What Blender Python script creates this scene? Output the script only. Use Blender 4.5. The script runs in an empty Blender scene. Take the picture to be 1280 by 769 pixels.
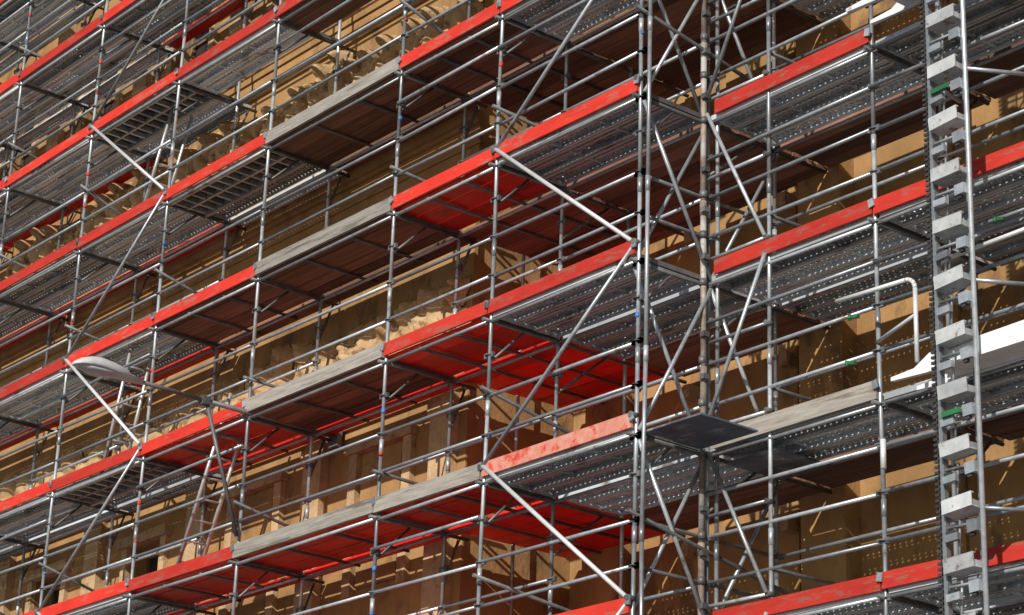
import bpy, math, random
import numpy as np
from mathutils import Vector, Matrix
random.seed(7)
R=random.random
def ru(a,b): return a+(b-a)*random.random()
EYE=1.6
scene=bpy.context.scene
scene.view_settings.view_transform='Standard'
scene.view_settings.look='None'
scene.view_settings.exposure=0

# ---------------------------------------------------------------- materials
def mat(name,c1,c2,rough=0.6,metal=0.0,scale=4.0,bump=0.1,bscale=40,varamt=0.35,stretch=(1,1,1),
        dirt=None,dirt_thr=0.6,dirt_scale=3.0,spec=0.5):
    m=bpy.data.materials.new(name); m.use_nodes=True
    nt=m.node_tree; N=nt.nodes; L=nt.links
    b=N['Principled BSDF']
    tc=N.new('ShaderNodeTexCoord'); mp=N.new('ShaderNodeMapping'); mp.inputs['Scale'].default_value=stretch
    L.new(tc.outputs['Object'],mp.inputs['Vector'])
    n=N.new('ShaderNodeTexNoise'); n.inputs['Scale'].default_value=scale; n.inputs['Detail'].default_value=6
    n.inputs['Roughness'].default_value=0.65
    L.new(mp.outputs[0],n.inputs['Vector'])
    cr=N.new('ShaderNodeValToRGB'); cr.color_ramp.elements[0].position=0.32; cr.color_ramp.elements[1].position=0.68
    cr.color_ramp.elements[0].color=(*c1,1); cr.color_ramp.elements[1].color=(*c2,1)
    L.new(n.outputs['Fac'],cr.inputs[0])
    col=cr.outputs[0]
    if dirt:
        n2=N.new('ShaderNodeTexNoise'); n2.inputs['Scale'].default_value=dirt_scale; n2.inputs['Detail'].default_value=8
        n2.inputs['Roughness'].default_value=0.7
        L.new(mp.outputs[0],n2.inputs['Vector'])
        r2=N.new('ShaderNodeValToRGB'); r2.color_ramp.elements[0].position=dirt_thr-0.03; r2.color_ramp.elements[1].position=dirt_thr+0.06
        L.new(n2.outputs['Fac'],r2.inputs[0])
        mx=N.new('ShaderNodeMixRGB'); L.new(r2.outputs[0],mx.inputs[0]); L.new(col,mx.inputs[1]); mx.inputs[2].default_value=(*dirt,1)
        col=mx.outputs[0]
    at=N.new('ShaderNodeAttribute'); at.attribute_name='var'
    mr=N.new('ShaderNodeMapRange'); mr.inputs[3].default_value=1-varamt; mr.inputs[4].default_value=1+varamt*0.6
    L.new(at.outputs['Fac'],mr.inputs[0])
    vm=N.new('ShaderNodeVectorMath'); vm.operation='SCALE'
    L.new(col,vm.inputs[0]); L.new(mr.outputs[0],vm.inputs['Scale'])
    L.new(vm.outputs[0],b.inputs['Base Color'])
    b.inputs['Roughness'].default_value=rough; b.inputs['Metallic'].default_value=metal
    b.inputs['Specular IOR Level'].default_value=spec
    if bump:
        nb=N.new('ShaderNodeTexNoise'); nb.inputs['Scale'].default_value=bscale; nb.inputs['Detail'].default_value=4
        L.new(mp.outputs[0],nb.inputs['Vector'])
        bp=N.new('ShaderNodeBump'); bp.inputs['Strength'].default_value=bump; bp.inputs['Distance'].default_value=0.02
        L.new(nb.outputs['Fac'],bp.inputs['Height']); L.new(bp.outputs[0],b.inputs['Normal'])
    return m

M={}
M['galv']=mat('galvanised_steel',(.32,.35,.38),(.50,.53,.56),rough=.36,metal=.45,scale=9,bump=.05,dirt=(.18,.14,.11),dirt_thr=.63,dirt_scale=2.2,varamt=.5)
M['flange']=mat('plank_flange_steel',(.55,.59,.62),(.76,.80,.83),rough=.36,metal=.25,scale=3,bump=.05,stretch=(.5,2,1),dirt=(.2,.18,.16),dirt_thr=.6,dirt_scale=2.2,varamt=.45)
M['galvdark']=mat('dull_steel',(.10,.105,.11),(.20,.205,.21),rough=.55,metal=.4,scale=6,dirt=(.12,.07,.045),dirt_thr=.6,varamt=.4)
M['bright']=mat('bright_zinc',(.60,.61,.62),(.75,.76,.77),rough=.4,metal=.25,scale=7,varamt=.15)  # gate tubes; also the painted sunlit tone of the descending braces
M['rust']=mat('rusty_pipe',(.17,.12,.09),(.33,.28,.24),rough=.7,metal=.2,scale=7,dirt=(.40,.38,.36),dirt_thr=.53,dirt_scale=1.6)
M['red']=mat('red_paint',(.46,.018,.008),(.62,.034,.016),rough=.6,scale=2.5,varamt=.3,dirt=(.33,.11,.08),dirt_thr=.57,dirt_scale=6,stretch=(.5,1,2))
M['redply']=mat('red_plywood',(.62,.006,.006),(.80,.014,.012),rough=.45,scale=1.2,varamt=.35,stretch=(.4,2,1),dirt=(.28,.008,.008),dirt_thr=.60,dirt_scale=1.5)
M['fadedred']=mat('faded_red_board',(.46,.15,.11),(.55,.27,.21),rough=.8,scale=8,varamt=.2,dirt=(.5,.05,.03),dirt_thr=.55,dirt_scale=5)
M['greywood']=mat('weathered_wood',(.22,.20,.18),(.40,.37,.33),rough=.85,scale=6,stretch=(.35,3,5),bump=.3,varamt=.2,dirt=(.15,.125,.10),dirt_thr=.57,dirt_scale=2)
M['brownwood']=mat('brown_planks',(.12,.05,.033),(.28,.145,.095),rough=.8,scale=4,stretch=(.25,5,2),bump=.25,varamt=.55)
M['stone']=mat('ochre_stone',(.26,.14,.050),(.40,.23,.09),rough=.9,scale=1.6,bump=.35,bscale=25,varamt=.15,dirt=(.17,.10,.045),dirt_thr=.58,dirt_scale=1.1,stretch=(1,1,.6))
M['stonelight']=mat('pale_stone',(.36,.24,.12),(.50,.35,.20),rough=.9,scale=5,bump=.6,bscale=18,varamt=.15,dirt=(.25,.15,.07),dirt_thr=.58,dirt_scale=3)
M['carved']=mat('carved_stone',(.38,.24,.115),(.54,.37,.20),rough=.95,scale=4,bump=.7,bscale=26,varamt=.1,dirt=(.22,.13,.06),dirt_thr=.55,dirt_scale=5)
M['glass']=mat('window_glass',(.02,.022,.025),(.03,.032,.035),rough=.1,scale=2,bump=0)
M['frame']=mat('window_frame_paint',(.18,.11,.06),(.24,.15,.08),rough=.6)
M['white']=mat('white_paint',(.66,.68,.70),(.78,.79,.80),rough=.45,scale=3,varamt=.1,dirt=(.36,.35,.33),dirt_thr=.62,dirt_scale=4)
M['step']=mat('dull_grey_steps',(.36,.38,.39),(.54,.56,.57),rough=.5,metal=.15,scale=5,varamt=.35,dirt=(.16,.13,.11),dirt_thr=.6,dirt_scale=6)
M['black']=mat('black_rubber',(.02,.02,.02),(.05,.05,.05),rough=.6)
M['dark']=mat('dark_phenolic_ply',(.025,.018,.015),(.06,.04,.035),rough=.5)
M['green']=mat('green_paint',(.015,.10,.04),(.025,.15,.06),rough=.5)
M['blue']=mat('blue_tape',(.03,.12,.40),(.05,.18,.5),rough=.5)
M['bluegrey']=mat('blue_grey_panel',(.06,.08,.11),(.15,.18,.22),rough=.5,scale=2,dirt=(.3,.32,.34),dirt_thr=.6,dirt_scale=4)
M['alu']=mat('aluminium',(.50,.51,.52),(.62,.62,.63),rough=.35,metal=.6,scale=8,varamt=.15)
M['lampgrey']=mat('lamp_housing',(.50,.52,.54),(.60,.62,.64),rough=.4,scale=4,varamt=.05)
M['lampglass']=mat('lamp_diffuser',(.38,.40,.42),(.46,.48,.49),rough=.2,scale=4,varamt=.05)
M['asphalt']=mat('asphalt',(.04,.04,.042),(.06,.06,.06),rough=.9,scale=3,bump=.4,bscale=80)
M['paving']=mat('paving',(.19,.19,.19),(.26,.26,.26),rough=.9,scale=3,bump=.2)
M['kerb']=mat('kerb_stone',(.3,.3,.3),(.4,.4,.4),rough=.8)
M['paint']=mat('road_paint',(.7,.7,.68),(.8,.8,.78),rough=.7)

# perforated steel plank sheet: real round holes (transparent) with embossed collars
def perf():
    m=mat('perforated_steel_plank',(.34,.37,.39),(.58,.61,.64),rough=.42,metal=.3,scale=5,bump=0,stretch=(.6,2,1),varamt=.5,dirt=(.17,.155,.14),dirt_thr=.6,dirt_scale=2)
    nt=m.node_tree; N=nt.nodes; L=nt.links
    b=N['Principled BSDF']; out=[n for n in N if n.type=='OUTPUT_MATERIAL'][0]
    tc=N.new('ShaderNodeTexCoord'); sp=N.new('ShaderNodeSeparateXYZ'); L.new(tc.outputs['Object'],sp.inputs[0])
    def ma(op,a,b2=None):
        n=N.new('ShaderNodeMath'); n.operation=op
        for i,v in enumerate((a,b2)):
            if v is None: continue
            if isinstance(v,(int,float)): n.inputs[i].default_value=v
            else: L.new(v,n.inputs[i])
        return n.outputs[0]
    px,py=.085,.0775
    vy=ma('DIVIDE',sp.outputs[1],py); row=ma('FLOOR',vy); par=ma('MULTIPLY',ma('MODULO',ma('ABSOLUTE',row),2.0),.5)
    vx=ma('ADD',ma('DIVIDE',sp.outputs[0],px),par)
    fx=ma('MULTIPLY',ma('SUBTRACT',ma('FRACT',vx),.5),px); fy=ma('MULTIPLY',ma('SUBTRACT',ma('FRACT',vy),.5),py)
    d=ma('SQRT',ma('ADD',ma('MULTIPLY',fx,fx),ma('MULTIPLY',fy,fy)))
    hole=ma('LESS_THAN',d,.0115)
    mr=N.new('ShaderNodeMapRange'); mr.inputs[1].default_value=.012; mr.inputs[2].default_value=.028; mr.inputs[3].default_value=1; mr.inputs[4].default_value=0
    L.new(d,mr.inputs[0])
    bp=N.new('ShaderNodeBump'); bp.inputs['Strength'].default_value=.9; bp.inputs['Distance'].default_value=.03
    L.new(mr.outputs[0],bp.inputs['Height']); L.new(bp.outputs[0],b.inputs['Normal'])
    tr=N.new('ShaderNodeBsdfTransparent'); mx=N.new('ShaderNodeMixShader')
    L.new(hole,mx.inputs[0]); L.new(b.outputs[0],mx.inputs[1]); L.new(tr.outputs[0],mx.inputs[2]); L.new(mx.outputs[0],out.inputs['Surface'])
    return m
M['perf']=perf()

# ---------------------------------------------------------------- builder
class B:
    def __init__(s): s.v=[];s.f=[];s.sm=[];s.var=[]
    def add(s,vs,fs,smooth=False,var=None):
        if var is None: var=R()
        o=len(s.v); s.v+= [tuple(p) for p in vs]; s.var+=[var]*len(vs)
        for i,f in enumerate(fs):
            s.f.append(tuple(a+o for a in f)); s.sm.append(smooth if isinstance(smooth,bool) else smooth[i])
    def tube(s,a,b,r=.0242,n=8,var=None,r2=None):
        a=Vector(a);b=Vector(b);d=(b-a).normalized()
        up=Vector((0,0,1)) if abs(d.z)<.9 else Vector((1,0,0))
        u=d.cross(up).normalized();w=d.cross(u)
        if r2 is None:r2=r
        vs=[]
        for p,rr in((a,r),(b,r2)):
            for i in range(n):
                t=2*math.pi*i/n; vs.append(p+u*math.cos(t)*rr+w*math.sin(t)*rr)
        fs=[(i,(i+1)%n,n+(i+1)%n,n+i) for i in range(n)]
        sm=[True]*n+[False,False]
        fs+= [tuple(range(n-1,-1,-1)),tuple(range(n,2*n))]
        s.add(vs,fs,sm,var)
    def poly(s,pts,r=.0242,n=8,var=None):
        for a,b in zip(pts[:-1],pts[1:]): s.tube(a,b,r,n,var)
    def box(s,x0,x1,y0,y1,z0,z1,var=None):
        vs=[(x0,y0,z0),(x1,y0,z0),(x1,y1,z0),(x0,y1,z0),(x0,y0,z1),(x1,y0,z1),(x1,y1,z1),(x0,y1,z1)]
        s.add(vs,[(0,3,2,1),(4,5,6,7),(0,1,5,4),(1,2,6,5),(2,3,7,6),(3,0,4,7)],False,var)
    def obox(s,c,sx,sy,sz,rot=None,var=None):
        rot=rot or Matrix.Identity(3); c=Vector(c); vs=[]
        for z in(-.5,.5):
            for x,y in((-.5,-.5),(.5,-.5),(.5,.5),(-.5,.5)):
                vs.append(c+rot@Vector((x*sx,y*sy,z*sz)))
        s.add(vs,[(0,3,2,1),(4,5,6,7),(0,1,5,4),(1,2,6,5),(2,3,7,6),(3,0,4,7)],False,var)
    def obj(s,name,mt,parent=None):
        if not s.v: return None
        me=bpy.data.meshes.new(name); me.from_pydata(s.v,[],s.f); me.update()
        me.polygons.foreach_set('use_smooth',s.sm)
        at=me.attributes.new('var','FLOAT','POINT'); at.data.foreach_set('value',s.var)
        me.materials.append(M[mt]); o=bpy.data.objects.new(name,me); scene.collection.objects.link(o)
        if parent: o.parent=parent
        return o
def empty(name):
    e=bpy.data.objects.new(name,None); scene.collection.objects.link(e); e.location=(0,0,EYE); return e

# ---------------------------------------------------------------- layout
YF,YM,YR=15.64,16.69,17.78
XA=[-17.53,-20.14,-22.24,-25.42,-28.17,-30.86,-33.75,-36.3,-38.9,-41.5]
XB=[-17.53,-14.98,-12.41,-9.84,-7.27]
def Z(k): return 5.73+2.01*k
KS=range(-2,10)
GZ=-1.6
scaf=empty('scaffolding')
std,led,trn,ros,dia,diab=B(),B(),B(),B(),B(),B()
toeR,toeW,toeF=B(),B(),B()
pl,plf,wood,redp=B(),B(),B(),B()
tapeB,tapeR=B(),B()
TOP=Z(9)+1.2

def standard(x,y,top=TOP,builder=None,rr=.0242):
    b=builder or std
    z=GZ; px,py=x,y
    while z<top:
        z2=min(z+2.01,top); nx,ny=x+ru(-.014,.014),y+ru(-.01,.01)
        b.tube((px,py,z),(nx,ny,z2),rr,10)
        b.tube((nx,ny,z2-.13),(nx,ny,z2+.05),rr+.005,10)
        px,py=nx,ny; z=z2
def rosette(x,y,z):
    ros.tube((x,y,z-.005),(x,y,z+.006),.058,8)
    for dx in(-1,1):
        ros.obox((x+dx*.05,y,z),.06,.035,.06)
def rail(b,p,q,r=.0225):
    p=Vector(p);q=Vector(q); j=.014
    b.tube(p+Vector((0,ru(-j,j),ru(-j,j))),q+Vector((0,ru(-j,j),ru(-j,j))),r)

def steel(x0,x1,y0,y1,zt):
    n=max(1,round((y1-y0)/.32)); w=(y1-y0)/n
    for i in range(n):
        a=y0+i*w+.007;b=y0+(i+1)*w-.007; zz=zt+ru(-.006,.006); v=R()
        pl.add([(x0,a,zz),(x1,a,zz),(x1,b,zz),(x0,b,zz)],[(0,1,2,3)],False,v)
        for yy,s in((a,1),(b,-1)):
            y2=yy+s*.003
            plf.box(x0,x1,min(yy,y2),max(yy,y2),zz-.062,zz-.001,v)
            y3=yy+s*.036
            plf.box(x0,x1,min(yy+s*.004,y3),max(yy+s*.004,y3),zz-.064,zz-.060,v)
        m=(a+b)/2
        plf.box(x0,x1,m-.016,m+.016,zz-.014,zz-.002,v)
        for xe in(x0,x1-.03): plf.box(xe,xe+.03,a+.004,b-.004,zz-.058,zz-.004,v)
        xx=x0+.8
        while xx<x1-.4:
            plf.box(xx,xx+.02,a+.004,b-.004,zz-.03,zz-.003,v); xx+=.85
def planks(b,x0,x1,y0,y1,zt,w,th,gap=.006,ov=.1):
    n=max(1,round((y1-y0)/w)); w=(y1-y0)/n
    for i in range(n):
        zz=zt+ru(-.008,.008)
        b.box(x0-ru(-.02,ov)*.3,x1+ru(-.02,ov)*.3,y0+i*w+gap/2,y0+(i+1)*w-gap/2,zz-th,zz)
hb_f,hb_p=B(),B()
def hatch(x0,x1,y0,y1,zt):
    hb_p.box(x0,x1,y0+.01,y1-.01,zt-.012,zt)
    for yy in(y0,y1-.05): hb_f.box(x0,x1,yy,yy+.05,zt-.11,zt-.013)
    hb_f.box(x0,x1,(y0+y1)/2-.02,(y0+y1)/2+.02,zt-.09,zt-.013)
    n=int((x1-x0)/.24)
    for i in range(n+1):
        xx=x0+.02+(x1-x0-.08)*i/n
        hb_f.box(xx,xx+.05,y0+.052,(y0+y1)/2-.022,zt-.085,zt-.013)
        hb_f.box(xx,xx+.05,(y0+y1)/2+.022,y1-.052,zt-.085,zt-.013)

def toe(b,x0,x1,y,k,h=.165,th=.03):
    t=ru(-.015,.015); t2=ru(-.01,.01)
    z=Z(k)
    vs=[(x0,y-th,z-h+t2),(x1,y-th,z-h+t),(x1,y,z-h+t),(x0,y,z-h+t2),(x0,y-th,z+t2),(x1,y-th,z+t),(x1,y,z+t),(x0,y,z+t2)]
    b.add(vs,[(0,3,2,1),(4,5,6,7),(0,1,5,4),(1,2,6,5),(2,3,7,6),(3,0,4,7)])

toe_over={(0,1):'F',(1,1):'W',(2,1):'W',(2,2):'W',(2,3):'W',(2,4):'W'}
deck_over={}
for k in KS:
    deck_over[(0,k)]='S'; deck_over[(2,k)]='B'; deck_over[(1,k)]='B'
for k in(0,1,2): deck_over[(1,k)]='R'
deck_over[(1,3)]='RW'
deck_over[(2,1)]='R'; deck_over[(2,0)]='R'; deck_over[(2,2)]='BR'
deck_over[(3,4)]='H'; deck_over[(4,5)]='H'; deck_over[(3,2)]='R'; deck_over[(4,3)]='SR'; deck_over[(3,3)]='B'
deck_over[(3,1)]='R';deck_over[(4,2)]='H';deck_over[(3,6)]='SR';deck_over[(4,4)]='SR'
deck_over[(4,6)]='SR';deck_over[(5,5)]='SR';deck_over[(5,4)]='SR';deck_over[(6,4)]='SR';deck_over[(5,3)]='SR'
deck_over[(4,1)]='SR';deck_over[(5,1)]='SR';deck_over[(3,0)]='S';deck_over[(5,2)]='S';deck_over[(6,3)]='SR'
deck_over[(2,5)]='BN'; deck_over[(3,5)]='SN'; deck_over[(1,5)]='BN'

def yback(x): return 17.0 if x<-22.3 else 18.75
for i,x in enumerate(XA):
    standard(x,YF); standard(x,YM)
    if i<3: standard(x,YR)
for i,x in enumerate(XB[1:]):
    standard(x,YM); standard(x,YR)
standard(-17.43,YF+.03)
rust=B()
standard(-17.50,YM-.10,builder=rust,rr=.036); standard(-17.44,YM+.06)
standard(-16.55,YM)
for k in KS:
    zt=Z(k)-.15
    for i in range(len(XA)-1):
        x1,x0=XA[i],XA[i+1]
        a,b=x0+.03,x1-.03
        t=toe_over.get((i,k),'R')
        toe({'R':toeR,'W':toeW,'F':toeF}[t],x0+.01,x1-.01,YF-.028,k,h=.17 if t!='W' else .19,th=.03 if t!='W' else .045)
        d=deck_over.get((i,k)) or random.choice(['S','S','S','S','S','SR'])
        yb=yback((x0+x1)/2)
        if d in('S','SR'):
            steel(a,b,YF-.01,YM-.04,zt)
            if i==0:
                if k<=2: steel(a,b,YM+.04,YR-.05,zt); planks(wood,a,b,YR,yb,zt,.22,.045)
                else: planks(wood,a,b,YM+.04,yb,zt,.22,.045,.012)
            elif d=='SR': planks(redp,a,b,YM+.04,yb,zt,.3,.02)
            else: steel(a,b,YM+.04,yb-.02,zt)
        elif d=='BN': planks(wood,a,b,YF-.01,YF+.66,zt,.21,.045,.012)
        elif d=='SN': steel(a,b,YF-.01,YF+.66,zt)
        elif d=='R': planks(redp,a,b,YF-.01,YM-.03,zt,.35,.025,.022); planks(redp,a,b,YM+.03,yb,zt,.35,.025,.022)
        elif d=='RW': planks(redp,a,b,YF-.01,YM-.03,zt,.35,.025,.022); planks(wood,a,b,YM+.03,yb,zt,.22,.045,.012)
        elif d in('B','BR'):
            planks(wood,a,b,YF-.01,YM-.03,zt,.21,.045,.012)
            if d=='B': planks(wood,a,b,YM+.03,yb,zt,.21,.045,.012)
            else: planks(redp,a,b,YM+.03,yb,zt,.3,.025,.012)
        elif d=='H': hatch(a,b,YF,YF+.68,zt); steel(a,b,YF+.7,YM-.04,zt); steel(a,b,YM+.04,yb-.02,zt)
        for y in(YF,YM):
            rail(led,(x0,y,zt-.10),(x1,y,zt-.10))
            for h in(.5,1.0): 
                if y==YF or R()<.85: rail(led,(x0,y,zt+h-.02),(x1,y,zt+h-.02))
            if y==YF and R()<.35:
                rail(led,(x0,y-.05,zt+1.5),(x1,y-.05,zt+1.52))
        if d in('B','R','RW','BR'):
            for q in(.33,.67):
                xx=x0+(x1-x0)*q; trn.tube((xx,YF,zt-.075),(xx,yb-.1,zt-.075),.022)
    for i,x in enumerate(XA):
        yb=yback(x-.5) if i else 18.6
        trn.tube((x,YF-.12,zt-.095),(x,yb+.05,zt-.095),.0242)
        trn.box(x-.022,x+.022,YF,YM,zt-.062,zt-.006)
        trn.tube((x,YM,zt-.75),(x,min(yb-.1,YM+.75),zt-.12),.018)
        trn.tube((x,YF+.02,zt-.6),(x,YF+.5,zt-.12),.016)
        for y in(YF,YM):
            for h in(-.10,.48,.98,1.48): rosette(x,y,zt+h)
        if R()<.5: trn.tube((x+.06,YF-.15,zt+.7*R()+.4),(x+.06,yb+.15,zt+.4),.0242)
        if R()<.35: (tapeB if R()<.6 else tapeR).tube((x,YF,zt+1.25),(x,YF,zt+1.31),.029)
        if R()<.35: (tapeB if R()<.4 else tapeR).tube((x,YF,zt+.7),(x,YF,zt+.735),.0295)
    # ---- right wing
    for i in range(len(XB)-1):
        x0,x1=XB[i],XB[i+1]
        t='W' if k==1 else 'R'
        if not(i==1 and k in(1,3)):
            toe({'R':toeR,'W':toeW}[t],x0+.16 if i==0 else x0+.01,x1-.01,YM-.028,k,h=.17 if t=='R' else .2)
        steel(x0+.05,x1-.03,YM-.01,YR-.04,zt)
        if k%2: planks(wood,x0+.05,x1-.03,YR+.04,18.66,zt,.22,.045)
        else: steel(x0+.05,x1-.03,YR+.04,18.66,zt)
        for y in(YM,YR):
            rail(led,(x0,y,zt-.10),(x1,y,zt-.10))
            for h in(.5,1.0): rail(led,(x0,y,zt+h-.02),(x1,y,zt+h-.02))
        rail(led,(x0,YM-.05,zt+1.45),(x1,YM-.05,zt+1.44))
    for x in XB[1:]:
        trn.tube((x,YM-.12,zt-.095),(x,18.6,zt-.095),.0242); trn.box(x-.022,x+.022,YM,YR,zt-.062,zt-.006)
        for y in(YM,YR):
            for h in(-.10,.48,.98,1.48): rosette(x,y,zt+h)
        trn.tube((x,YR,zt-.75),(x,18.4,zt-.12),.018)
    # ---- tower panels at the corner
    x=XA[0]
    for h in(-.1,.48,.98): 
        if h<0 or (k%2==0) : rail(trn,(x,YF,zt+h),(x,YR,zt+h))
        rosette(x,YF,zt+h); rosette(x,YR,zt+h)
        ros.tube((x+.03,YM-.1,zt+h-.03),(x+.03,YM-.1,zt+h+.05),.046)
        ros.obox((x+.08,YM-.12,zt+h+.3),.07,.08,.06)
    z0,z1=zt-.1,zt+1.91
    sgn=k%2
    for (ya,yb2,fl,xo) in((YF,YM,0,.05),(YM,YR,1,.05),(YF,YM,1,-.06)):
        if (sgn+fl)%2: dia.tube((x+xo,ya,z0+.05),(x+xo,yb2,z1-.05))
        else: dia.tube((x+xo,yb2,z0+.05),(x+xo,ya,z1-.05))
    rail(led,(x,YM-.03,zt+.2),(-16.55,YM-.03,zt+.2)); rail(led,(x,YM-.03,zt+1.2),(-16.55,YM-.03,zt+1.2))
    if sgn: dia.tube((x+.05,YM-.07,z0+.3),(-16.55,YM-.07,z1+.1))
    else: dia.tube((-16.55,YM-.07,z0+.3),(x+.05,YM-.07,z1+.1))
    rail(trn,(-16.55,YM,zt+.48),(-16.55,YR,zt+.48))
    for h in(.2,1.2): ros.tube((-16.55,YM-.07,zt+h),(-16.55,YM+.04,zt+h),.032)
def zig(xl,xr,par):
    for k in range(-2,9):
        y=YF-.06
        if (k+par)%2:
            diab.tube((xl+.04,y,Z(k+1)-.05),(xr-.05,y,Z(k)+.0),.026,10)  # same steel as the other braces; sunlit brightness put into the paler colour
        else: dia.tube((xr-.04,y,Z(k+1)-.08),(xl+.04,y,Z(k)-.05),.0242)
        for xx,zz in((xl,Z(k+1)-.06),(xr,Z(k)-.02)): ros.tube((xx,y-.03,zz),(xx,y+.08,zz),.035)
zig(XA[1],XA[0],1)
zig(XA[5],XA[4],1)
zig(XA[8],XA[7],0)

toeends=B()
for k in KS:
    for x in XA+XB[1:]:
        y=YF if x in XA else YM
        toeends.obox((x,y-.075,Z(k)-.05),.07,.02,.09,Matrix.Rotation(ru(-.5,.5),3,'Y'))
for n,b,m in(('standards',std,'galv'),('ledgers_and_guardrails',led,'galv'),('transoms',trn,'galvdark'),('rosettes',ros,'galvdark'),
    ('diagonal_braces',dia,'galv'),('sunlit_tone_diagonal_braces',diab,'bright'),('red_toe_boards',toeR,'red'),('timber_toe_boards',toeW,'greywood'),
    ('faded_toe_boards',toeF,'fadedred'),('steel_plank_sheets',pl,'perf'),('steel_plank_flanges',plf,'flange'),('timber_deck',wood,'brownwood'),
    ('red_plywood_deck',redp,'redply'),('hatch_frames',hb_f,'galv'),('hatch_panels',hb_p,'dark'),('blue_marks',tapeB,'blue'),
    ('red_marks',tapeR,'red'),('rusty_standard',rust,'rust'),('toe_board_clips',toeends,'galv')):
    b.obj(n,m,scaf)
b=B(); planks(b,-17.45,-16.6,YF+.05,YM-.15,Z(1)-.2,.5,.02); planks(b,-17.35,-16.62,YM+.12,17.7,Z(1)-.32,.5,.02); b.obj('landing_panels','bluegrey',scaf)

# ladders
def ladder(xb,zb,xt,zt_,y,w=.36):
    e=empty('access_ladder'); b=B()
    for yy in(y-w/2,y+w/2): b.tube((xb,yy,zb),(xt,yy,zt_),.03)
    n=int((zt_-zb)/.27)
    for i in range(1,n):
        q=i/n; b.tube((xb+(xt-xb)*q,y-w/2,zb+(zt_-zb)*q),(xb+(xt-xb)*q,y+w/2,zb+(zt_-zb)*q),.017)
    b.obj('rails_and_rungs','alu',e)
ladder(-29.65,Z(2)-.14,-29.1,Z(3)-.25,15.95)
ladder(-27.35,Z(1)-.14,-26.2,Z(2)+.35,16.0)
ladder(-29.8,Z(4)-.14,-29.0,Z(5)-.25,16.2)

# ---------------------------------------------------------------- rack hoist mast
mast=empty('hoist_mast'); bl,bs,bk,bg=B(),B(),B(),B()
xl,xr,ym=-13.70,-13.25,16.12
bl.box(xl-.018,xl+.03,ym-.03,ym+.03,GZ,TOP); bl.tube((xr,ym,GZ),(xr,ym,TOP),.027,10)
bl.tube((xl+.1,ym+.4,GZ),(xl+.1,ym+.4,TOP),.024)
z=GZ
while z<TOP:
    bk.obox((xl-.045,ym-.035,z),.05,.03,.026); z+=.055
bk.box(xl-.03,xl-.020,ym-.045,ym+.02,GZ,TOP)
z=GZ+.2;i=0
while z<TOP:
    rot=Matrix.Rotation(math.radians(-3+ru(-3,3)),3,'Y')@Matrix.Rotation(math.radians(ru(-4,4)),3,'X')
    c=Vector(((xl+xr)/2+.005,ym,z)); 
    bs.obox(c+rot@Vector((0,-.01,0)),.36,.17,.012,rot)
    bs.obox(c+rot@Vector((0,-.10,.06)),.36,.012,.13,rot)
    bs.obox(c+rot@Vector((0,-.085,.13)),.36,.04,.012,rot)
    bs.obox(c+rot@Vector((0,.08,.03)),.36,.012,.09,rot)
    for sx in(-.165,.165): bs.obox(c+rot@Vector((sx,-.03,.03)),.012,.12,.07,rot)
    bl.tube((xl,ym,z-.12),(xr,ym,z-.12),.014); bl.tube((xl+.02,ym,z+.1),(xl+.1,ym+.4,z+.2),.014); bl.tube((xr,ym,z-.1),(xl+.1,ym+.4,z+.2),.014)
    bl.tube((xl+.14,ym+.02,z+.15),(xl+.16,ym+.02,z+.5),.012)
    bk.obox((xl+.10,ym-.04,z-.2),.09,.05,.06); bl.obox((xr-.08,ym-.04,z-.17),.12,.06,.11,rot)
    bl.obox((xl+.12,ym-.05,z+.33),.16,.05,.07,rot); bk.obox((xr-.1,ym-.03,z+.36),.05,.04,.1)
    if i%6==3: bg.obox((xl+.2,ym-.1,z-.17),.22,.03,.05,rot)
    if i%4==1:
        bl.tube((xl,ym,z),(xl-.1,YM,z+.02),.022); bl.tube((xr,ym,z),(xr+.3,YM,z+.02),.022)
    z+=.565;i+=1
bl.obj('mast_rails','galv',mast);bs.obj('mast_step_plates','step',mast);bk.obj('gear_rack','black',mast);bg.obj('green_clamps','green',mast)

def landing(k,xo=0,gates=True,zo=-.22):
    e=empty('hoist_landing'); w,g=B(),B(); z=Z(k)+zo
    prof=[(-14.4,.0),(-14.1,.02),(-13.90,.13),(-13.1,.15),(-12.5,.17),(-11.6,.20),(-11.6,-.03),(-12.6,-.04),(-13.6,-.05),(-13.95,-.06),(-14.4,-.04)]
    prof=[(x+xo,h) for x,h in prof]
    for ya,yb in((16.20,16.25),(16.58,16.61)):
        n=len(prof); vs=[(x,ya,z+h) for x,h in prof]+[(x,yb,z+h) for x,h in prof]
        fs=[tuple(range(n)),tuple(range(2*n-1,n-1,-1))]+[(j,n+j,n+(j+1)%n,(j+1)%n) for j in range(n)]
        w.add(vs,fs)
    g.box(-13.9+xo,-11.6+xo,16.253,16.577,z-.03,z-.01)
    def gate(xv,y,zb,zt2,xe):
        d=1 if xe>xv else -1
        pts=[(xv,y,zb),(xv,y,zt2-.12)]
        for a in range(1,5):
            t=a/4*math.pi/2; pts.append((xv+d*.12*(1-math.cos(t)),y,zt2-.12+.12*math.sin(t)))
        pts.append((xe,y,zt2+.03)); g.poly(pts,.024,10,.6)
    zz=Z(k)
    if gates:
        gate(-14.14,16.3,zz-.1,zz+.80,-15.2); gate(-13.98,16.45,zz-.1,zz+.95,-12.6)
        g.tube((-14.14,16.3,zz+.4),(-14.98,16.66,zz+.42),.02)
    w.obj('white_ramp_beams','white',e); g.obj('gate_tubes','bright',e)
landing(1);landing(3,-.5,False,.05);landing(5)
ex=B(); ex.tube((-14.7,16.4,Z(1)-1.05),(-14.7,16.4,Z(1)-.75),.03,12)
ex.obj('spare_tube_stub','bright',scaf)
gc=B()
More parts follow.
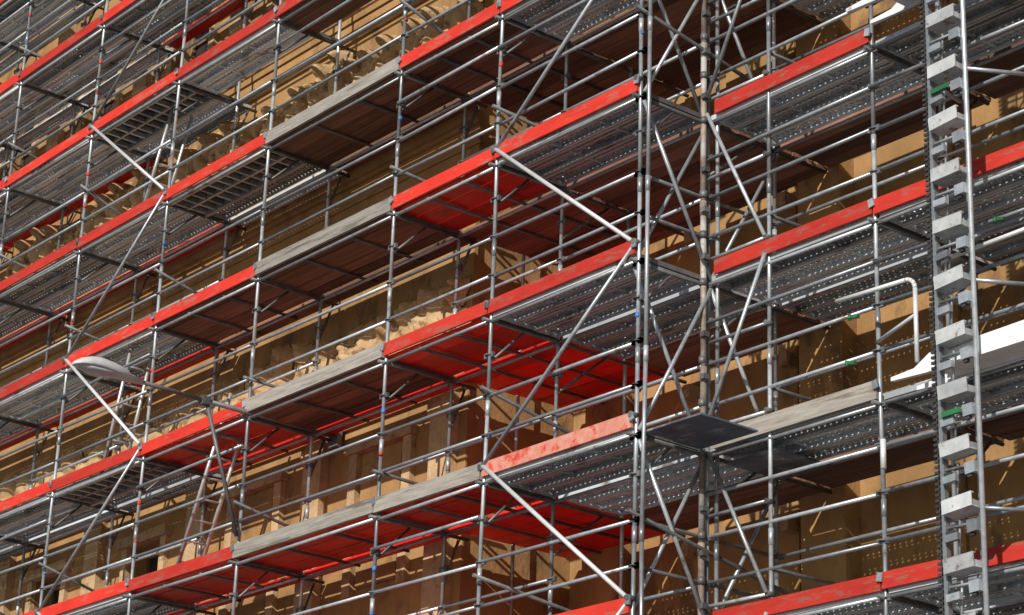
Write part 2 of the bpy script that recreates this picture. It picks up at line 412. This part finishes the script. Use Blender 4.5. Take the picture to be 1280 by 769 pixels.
for x,z in((-15.3,8.0),(-15.25,8.5),(-13.3,9.0)):
    gc.obox((x,16.62,z),.11,.045,.032,Matrix.Rotation(.2,3,'Y')); gc.tube((x-.05,16.60,z-.03),(x-.05,16.60,z+.03),.02)
gc.obj('green_couplers','green',scaf)

# ---------------------------------------------------------------- street lamp bracketed from the facade
lamp=empty('street_lamp'); a,h,gl=B(),B(),B()
lx=-25.36; lz=9.58
a.tube((lx,17.15,lz-.02),(lx,14.9,lz),.034,12); a.tube((lx,14.9,lz),(lx,13.7,lz+.03),.030,12)
a.tube((lx,14.95,lz-.02),(lx,15.58,Z(1)+.1),.028,10)
a.box(lx-.05,lx+.05,14.86,14.98,lz-.06,lz+.05); a.box(lx-.12,lx+.12,17.0,17.08,lz-.2,lz+.2)
a.obj('arm_and_strut','galvdark',lamp)
def loft(b,secs,n=16):
    vs=[]
    for (y,zc,w,t,bt) in secs:
        for i in range(n):
            an=2*math.pi*i/n; c,s=math.cos(an),math.sin(an)
            vs.append((lx+w*c,y,zc+(t if s>0 else bt)*s))
    fs=[]
    for j in range(len(secs)-1):
        for i in range(n): fs.append((j*n+i,j*n+(i+1)%n,(j+1)*n+(i+1)%n,(j+1)*n+i))
    fs.append(tuple(range(n-1,-1,-1))); fs.append(tuple(range((len(secs)-1)*n,len(secs)*n)))
    b.add(vs,fs,[True]*(len(fs)-2)+[False]*2)
loft(h,[(13.95,lz+.03,.045,.045,.045),(13.75,lz+.035,.06,.06,.06),(13.70,lz+.04,.10,.10,.07),(13.5,lz+.05,.13,.13,.05),(13.3,lz+.055,.15,.145,.03),(13.15,lz+.05,.145,.13,.025),(13.03,lz+.04,.12,.09,.02),(12.95,lz+.03,.07,.045,.02),(12.92,lz+.025,.02,.012,.01)])
loft(gl,[(13.62,lz+.03,.05,.02,.03),(13.5,lz+.025,.11,.02,.05),(13.3,lz+.02,.13,.02,.065),(13.15,lz+.02,.12,.02,.055),(13.05,lz+.025,.08,.01,.04),(12.99,lz+.03,.02,.01,.01)])
h.obj('lamp_head','lampgrey',lamp); gl.obj('diffuser_bowl','lampglass',lamp)

# ---------------------------------------------------------------- building
bd=empty('stone_building'); w,lt,gls,fr=B(),B(),B(),B()
WL,WR,XC=17.15,18.95,-22.5
def wallgrid(x0,x1,y,z0,z1,opens,depth=.5):
    rows=sorted({(o[2],o[3]) for o in opens}); zc=z0
    for za,zb in rows:
        if za>zc: w.box(x0,x1,y,y+depth,zc,za,.5)
        os=sorted([o for o in opens if (o[2],o[3])==(za,zb)]); xc=x0
        for o in os:
            w.box(xc,o[0],y,y+depth,za,zb,.5); xc=o[1]
            gls.box(o[0],o[1],y+.32,y+.34,za,zb)
            for q in(0,.5,1):
                xm=o[0]+(o[1]-o[0]-.06)*q; fr.box(xm,xm+.06,y+.27,y+.318,za,zb)
            for q in(0,.5,.97):
                zm=za+(zb-za-.06)*q; fr.box(o[0]+.061,o[1]-.061,y+.28,y+.317,zm,zm+.06)
            lt.box(o[0]-.16,o[0]-.002,y-.08,y-.002,za,zb); lt.box(o[1]+.002,o[1]+.16,y-.08,y-.002,za,zb)
            lt.box(o[0]-.22,o[1]+.22,y-.14,y-.003,zb+.002,zb+.16); lt.box(o[0]-.24,o[1]+.24,y-.16,y-.003,za-.14,za-.002)
        w.box(xc,x1,y,y+depth,za,zb,.5); zc=zb
    w.box(x0,x1,y,y+depth,zc,z1,.5)
rows=[(-.8,1.4),(3.2,5.2),(16.9,18.9)]
opens=[]
for c in(-24.3,-27.4,-30.5,-33.6,-36.7,-39.8):
    for za,zb in rows: opens.append((c-.6,c+.6,za,zb))
for c in(-30.5,-33.6,-36.7,-39.8): opens.append((c-.5,c+.5,7.3,9.0))
wallgrid(-44,XC,WL,GZ,25,opens)
for c in(-24.3,-27.4):
    for s in(-1,1): lt.box(c+s*.62-.09,c+s*.62+.09,WL-.09,WL-.003,7.2,9.2)
    lt.box(c-.75,c+.75,WL-.13,WL-.004,9.203,9.34)
    w.box(c-.45,c+.45,WL-.05,WL-.003,7.3,9.0,.2)
opens=[]
for c in(-19.6,-15.6,-11.6,-7.6):
    for za,zb in((-.8,1.6),(2.8,5.0)): opens.append((c-.65,c+.65,za,zb))
wallgrid(XC+.003,-4,WR,GZ,25,opens)
w.box(XC-.5,XC,WL+.501,WR+.5,GZ,25,.5)
w.box(-44,-4,WR+.51,30,24.5,25.2,.5); w.box(-44,-43.5,17.7,30,GZ,24.5,.5); w.box(-4.5,-4,WR+.51,30,GZ,24.5,.5); w.box(-43.4,-4.6,29.5,30,GZ,24.4,.5)
def mould(x0,x1,y,z,prof,b=w):
    for dz,h,p in prof: b.box(x0,x1,y-p,y-.002,z+dz,z+dz+h-.002,ru(.2,.8))
mould(-44,XC+.05,WL,12.15,[(0,.08,.06),(.08,.14,.12),(.24,.04,.05),(.6,.05,.03),(.95,.04,.03),(1.25,.06,.06),(1.31,.1,.12),(1.41,.12,.15)])
mould(-44,XC+.05,WL,9.62,[(0,.1,.06),(.1,.1,.12),(.2,.06,.15)])
mould(-44,XC+.05,WL,5.9,[(0,.15,.08),(.15,.1,.14)])
mould(-44,XC+.05,WL,15.85,[(0,.1,.05),(.1,.12,.12),(.24,.1,.15)])
mould(-44,XC+.05,WL,20.2,[(0,.2,.08),(.2,.2,.15)])
for x in(-22.9,-25.85,-28.95,-32.05,-35.15,-38.25):
    for za,zb in((6.3,9.58),(16.3,20.1),(-1.6,5.85)):
        lt.box(x-.22,x+.22,WL-.14,WL-.003,za,zb); lt.box(x-.28,x+.28,WL-.15,WL-.142,zb-.3,zb-.02)
for x in(-21.6,-17.7,-13.6,-9.6):
    w.box(x-.35,x+.35,WR-.26,WR-.003,GZ,24,.6)
for z in(6.1,10.3,14.2,18.3):
    mould(XC+.01,-4,WR,z,[(0,.1,.28),(.1,.12,.30)],w)
for z in(6.95,9.0,11.1,13.0):
    for x in(-20.6,-18.9,-16.4,-14.9,-12.4,-10.9):
        w.box(x-.62,x+.62,WR-.05,WR-.003,z-.7,z+.75,R())
        lt.box(x+.52,x+.64,WR-.26,WR-.052,z+.25,z+.42)
w.obj('walls','stone',bd); lt.obj('window_surrounds_and_pilasters','stonelight',bd); gls.obj('window_panes','glass',bd); fr.obj('window_frames','frame',bd)

def relief(name,x0,x1,y,z0,z1,seed,topfn,figs=True,step=.024,dep=1.0):
    rng=np.random.RandomState(seed)
    nx=int((x1-x0)/step); nz=int((z1-z0)/step)
    X,Zg=np.meshgrid(np.linspace(x0,x1,nx),np.linspace(z0,z1,nz))
    H=np.full(X.shape,.0)
    def blob(cx,cz,rx,rz,h,ang=0,add=False):
        c,s=math.cos(ang),math.sin(ang)
        i0=int((cx-max(rx,rz)-x0)/step);i1=int((cx+max(rx,rz)-x0)/step)+2
        i0=max(0,i0);i1=min(nx,i1)
        if i1<=i0:return
        Uu=X[:,i0:i1]-cx;V=Zg[:,i0:i1]-cz
        d=((Uu*c+V*s)/rx)**2+((-Uu*s+V*c)/rz)**2
        p=np.sqrt(np.clip(1-d,0,1))
        if add: H[:,i0:i1]+=np.where(H[:,i0:i1]>.06,h*p,0)
        else: H[:,i0:i1]=np.maximum(H[:,i0:i1],h*dep*p)
    x=x0+.3
    while x<x1-.2:
        t=topfn(x)+rng.uniform(-.16,.1)
        if figs:
            hz=t-.15; lean=rng.uniform(-.14,.14); sd=rng.choice([-1,1])
            blob(x+lean,hz,.10,.13,.40); blob(x+lean,hz+.05,.115,.10,.35)
            blob(x+lean*.7,hz-.17,.06,.12,.28)
            blob(x+lean*.5,hz-.40,.19,.30,.33,lean)
            blob(x+lean*.5-.15,hz-.25,.09,.09,.31); blob(x+lean*.5+.15,hz-.25,.09,.09,.31)
            blob(x+sd*.24,hz-.36,.06,.22,.33,sd*.6); blob(x+sd*.20,hz-.56,.055,.19,.38,-sd*1.1)
            blob(x-sd*.26,hz-.16,.055,.22,.33,-sd*rng.uniform(.6,1.9))
            blob(x+.05,hz-.85,.28,.36,.35)
            for _ in range(12): blob(x+rng.uniform(-.22,.22),hz-rng.uniform(.3,1.1),.02,.2,.05,rng.uniform(-.4,.4),True)
            x+=rng.uniform(.50,.80)
        else:
            # swags of drapery and foliage
            for q in range(4): blob(x+rng.uniform(-.3,.3),z0+.2+q*.22,.28,.24,rng.uniform(.14,.22),rng.uniform(-.4,.4))
            blob(x,t-.22,.2,.16,.26,rng.uniform(-.5,.5)); blob(x+rng.uniform(-.2,.2),t-.1,.08,.1,.28)
            for _ in range(22):
                blob(x+rng.uniform(-.4,.4),rng.uniform(z0,t),rng.uniform(.018,.035),rng.uniform(.08,.2),rng.uniform(.04,.09),rng.uniform(0,3.1),True)
            x+=rng.uniform(.35,.6)
    def blur(A):
        A2=A.copy(); A2[1:-1,1:-1]=(A[1:-1,1:-1]*2+A[:-2,1:-1]+A[2:,1:-1]+A[1:-1,:-2]+A[1:-1,2:])/6; return A2
    H=blur(blur(H)); rel=H
    H=H+rng.uniform(-.004,.004,H.shape)+.02
    vs=[(float(X[j,i]),float(y-H[j,i]),float(Zg[j,i])) for j in range(nz) for i in range(nx)]
    fs=[]
    for j in range(nz-1):
        for i in range(nx-1):
            if rel[j,i]>.01 or rel[j+1,i+1]>.01 or Zg[j,i]<topfn(X[j,i])-.45: fs.append((j*nx+i,j*nx+i+1,(j+1)*nx+i+1,(j+1)*nx+i))
    b=B(); b.add(vs,fs,True,.5); b.obj(name,'carved',bd)
b=B(); b.box(-44,XC+.1,WL-.25,WL-.003,13.7,14.25); b.obj('frieze_base','stonelight',bd)
relief('carved_frieze',-36,XC+.05,WL-.01,14.1,15.8,3,lambda x:15.55+.12*math.sin(x*2.1))
relief('carved_garland',-36,XC+.05,WL-.01,10.0,11.5,5,lambda x:(11.1+.22*math.sin((x+24)*2.0)) if x>-28.8 else 10.5,figs=False)

# ---------------------------------------------------------------- ground
g=B(); g.box(-3000,3000,-3000,3000,-.5,0); o=g.obj('ground','paving'); 
g=B(); g.add([(-3000,4,.004),(3000,4,.004),(3000,12,.004),(-3000,12,.004)],[(0,1,2,3)]); g.obj('road','asphalt')
g=B()
for i in range(-30,30): g.add([(i*6,7.93,.008),(i*6+3,7.93,.008),(i*6+3,8.07,.008),(i*6,8.07,.008)],[(0,1,2,3)])
g.obj('road_marking','paint')
g=B(); g.box(-300,300,12,12.15,.0,.12); g.box(-300,300,3.85,4,.0,.12); g.obj('kerb','kerb')

# ---------------------------------------------------------------- light
sd=Vector((.42,-.91,0)).normalized(); el=math.radians(27)
to=Vector((sd.x*math.cos(el),sd.y*math.cos(el),math.sin(el)))
sl=bpy.data.lights.new('sun','SUN'); sl.energy=4.9; sl.angle=math.radians(.5); sl.color=(1,.95,.87)
so=bpy.data.objects.new('sun',sl); scene.collection.objects.link(so); so.rotation_euler=to.to_track_quat('Z','Y').to_euler()
wd=bpy.data.worlds.new('World'); scene.world=wd; wd.use_nodes=True
nt=wd.node_tree; sk=nt.nodes.new('ShaderNodeTexSky'); sk.sky_type='NISHITA'; sk.sun_disc=False
sk.sun_elevation=el; sk.sun_rotation=math.atan2(to.x,to.y)
nt.links.new(sk.outputs[0],nt.nodes['Background'].inputs[0]); nt.nodes['Background'].inputs[1].default_value=.065

# ---------------------------------------------------------------- camera
th=math.radians(20.8)
Fh=Vector((-.784,.621,0)).normalized(); Rh=Vector((.621,.784,0)).normalized(); Zv=Vector((0,0,1))
Fc=Fh*math.cos(th)+Zv*math.sin(th); U=-Fh*math.sin(th)+Zv*math.cos(th)
ro=math.atan2(.037,.9993)
cx=Rh*math.cos(ro)+U*math.sin(ro); cy=-Rh*math.sin(ro)+U*math.cos(ro)
mtx=Matrix((cx,cy,-Fc)).transposed().to_4x4(); mtx.translation=(0,0,EYE)
cd=bpy.data.cameras.new('camera'); co=bpy.data.objects.new('camera',cd); scene.collection.objects.link(co)
co.matrix_world=mtx; cd.sensor_width=36; cd.lens=36*2868/1280; cd.clip_end=6000
scene.camera=co
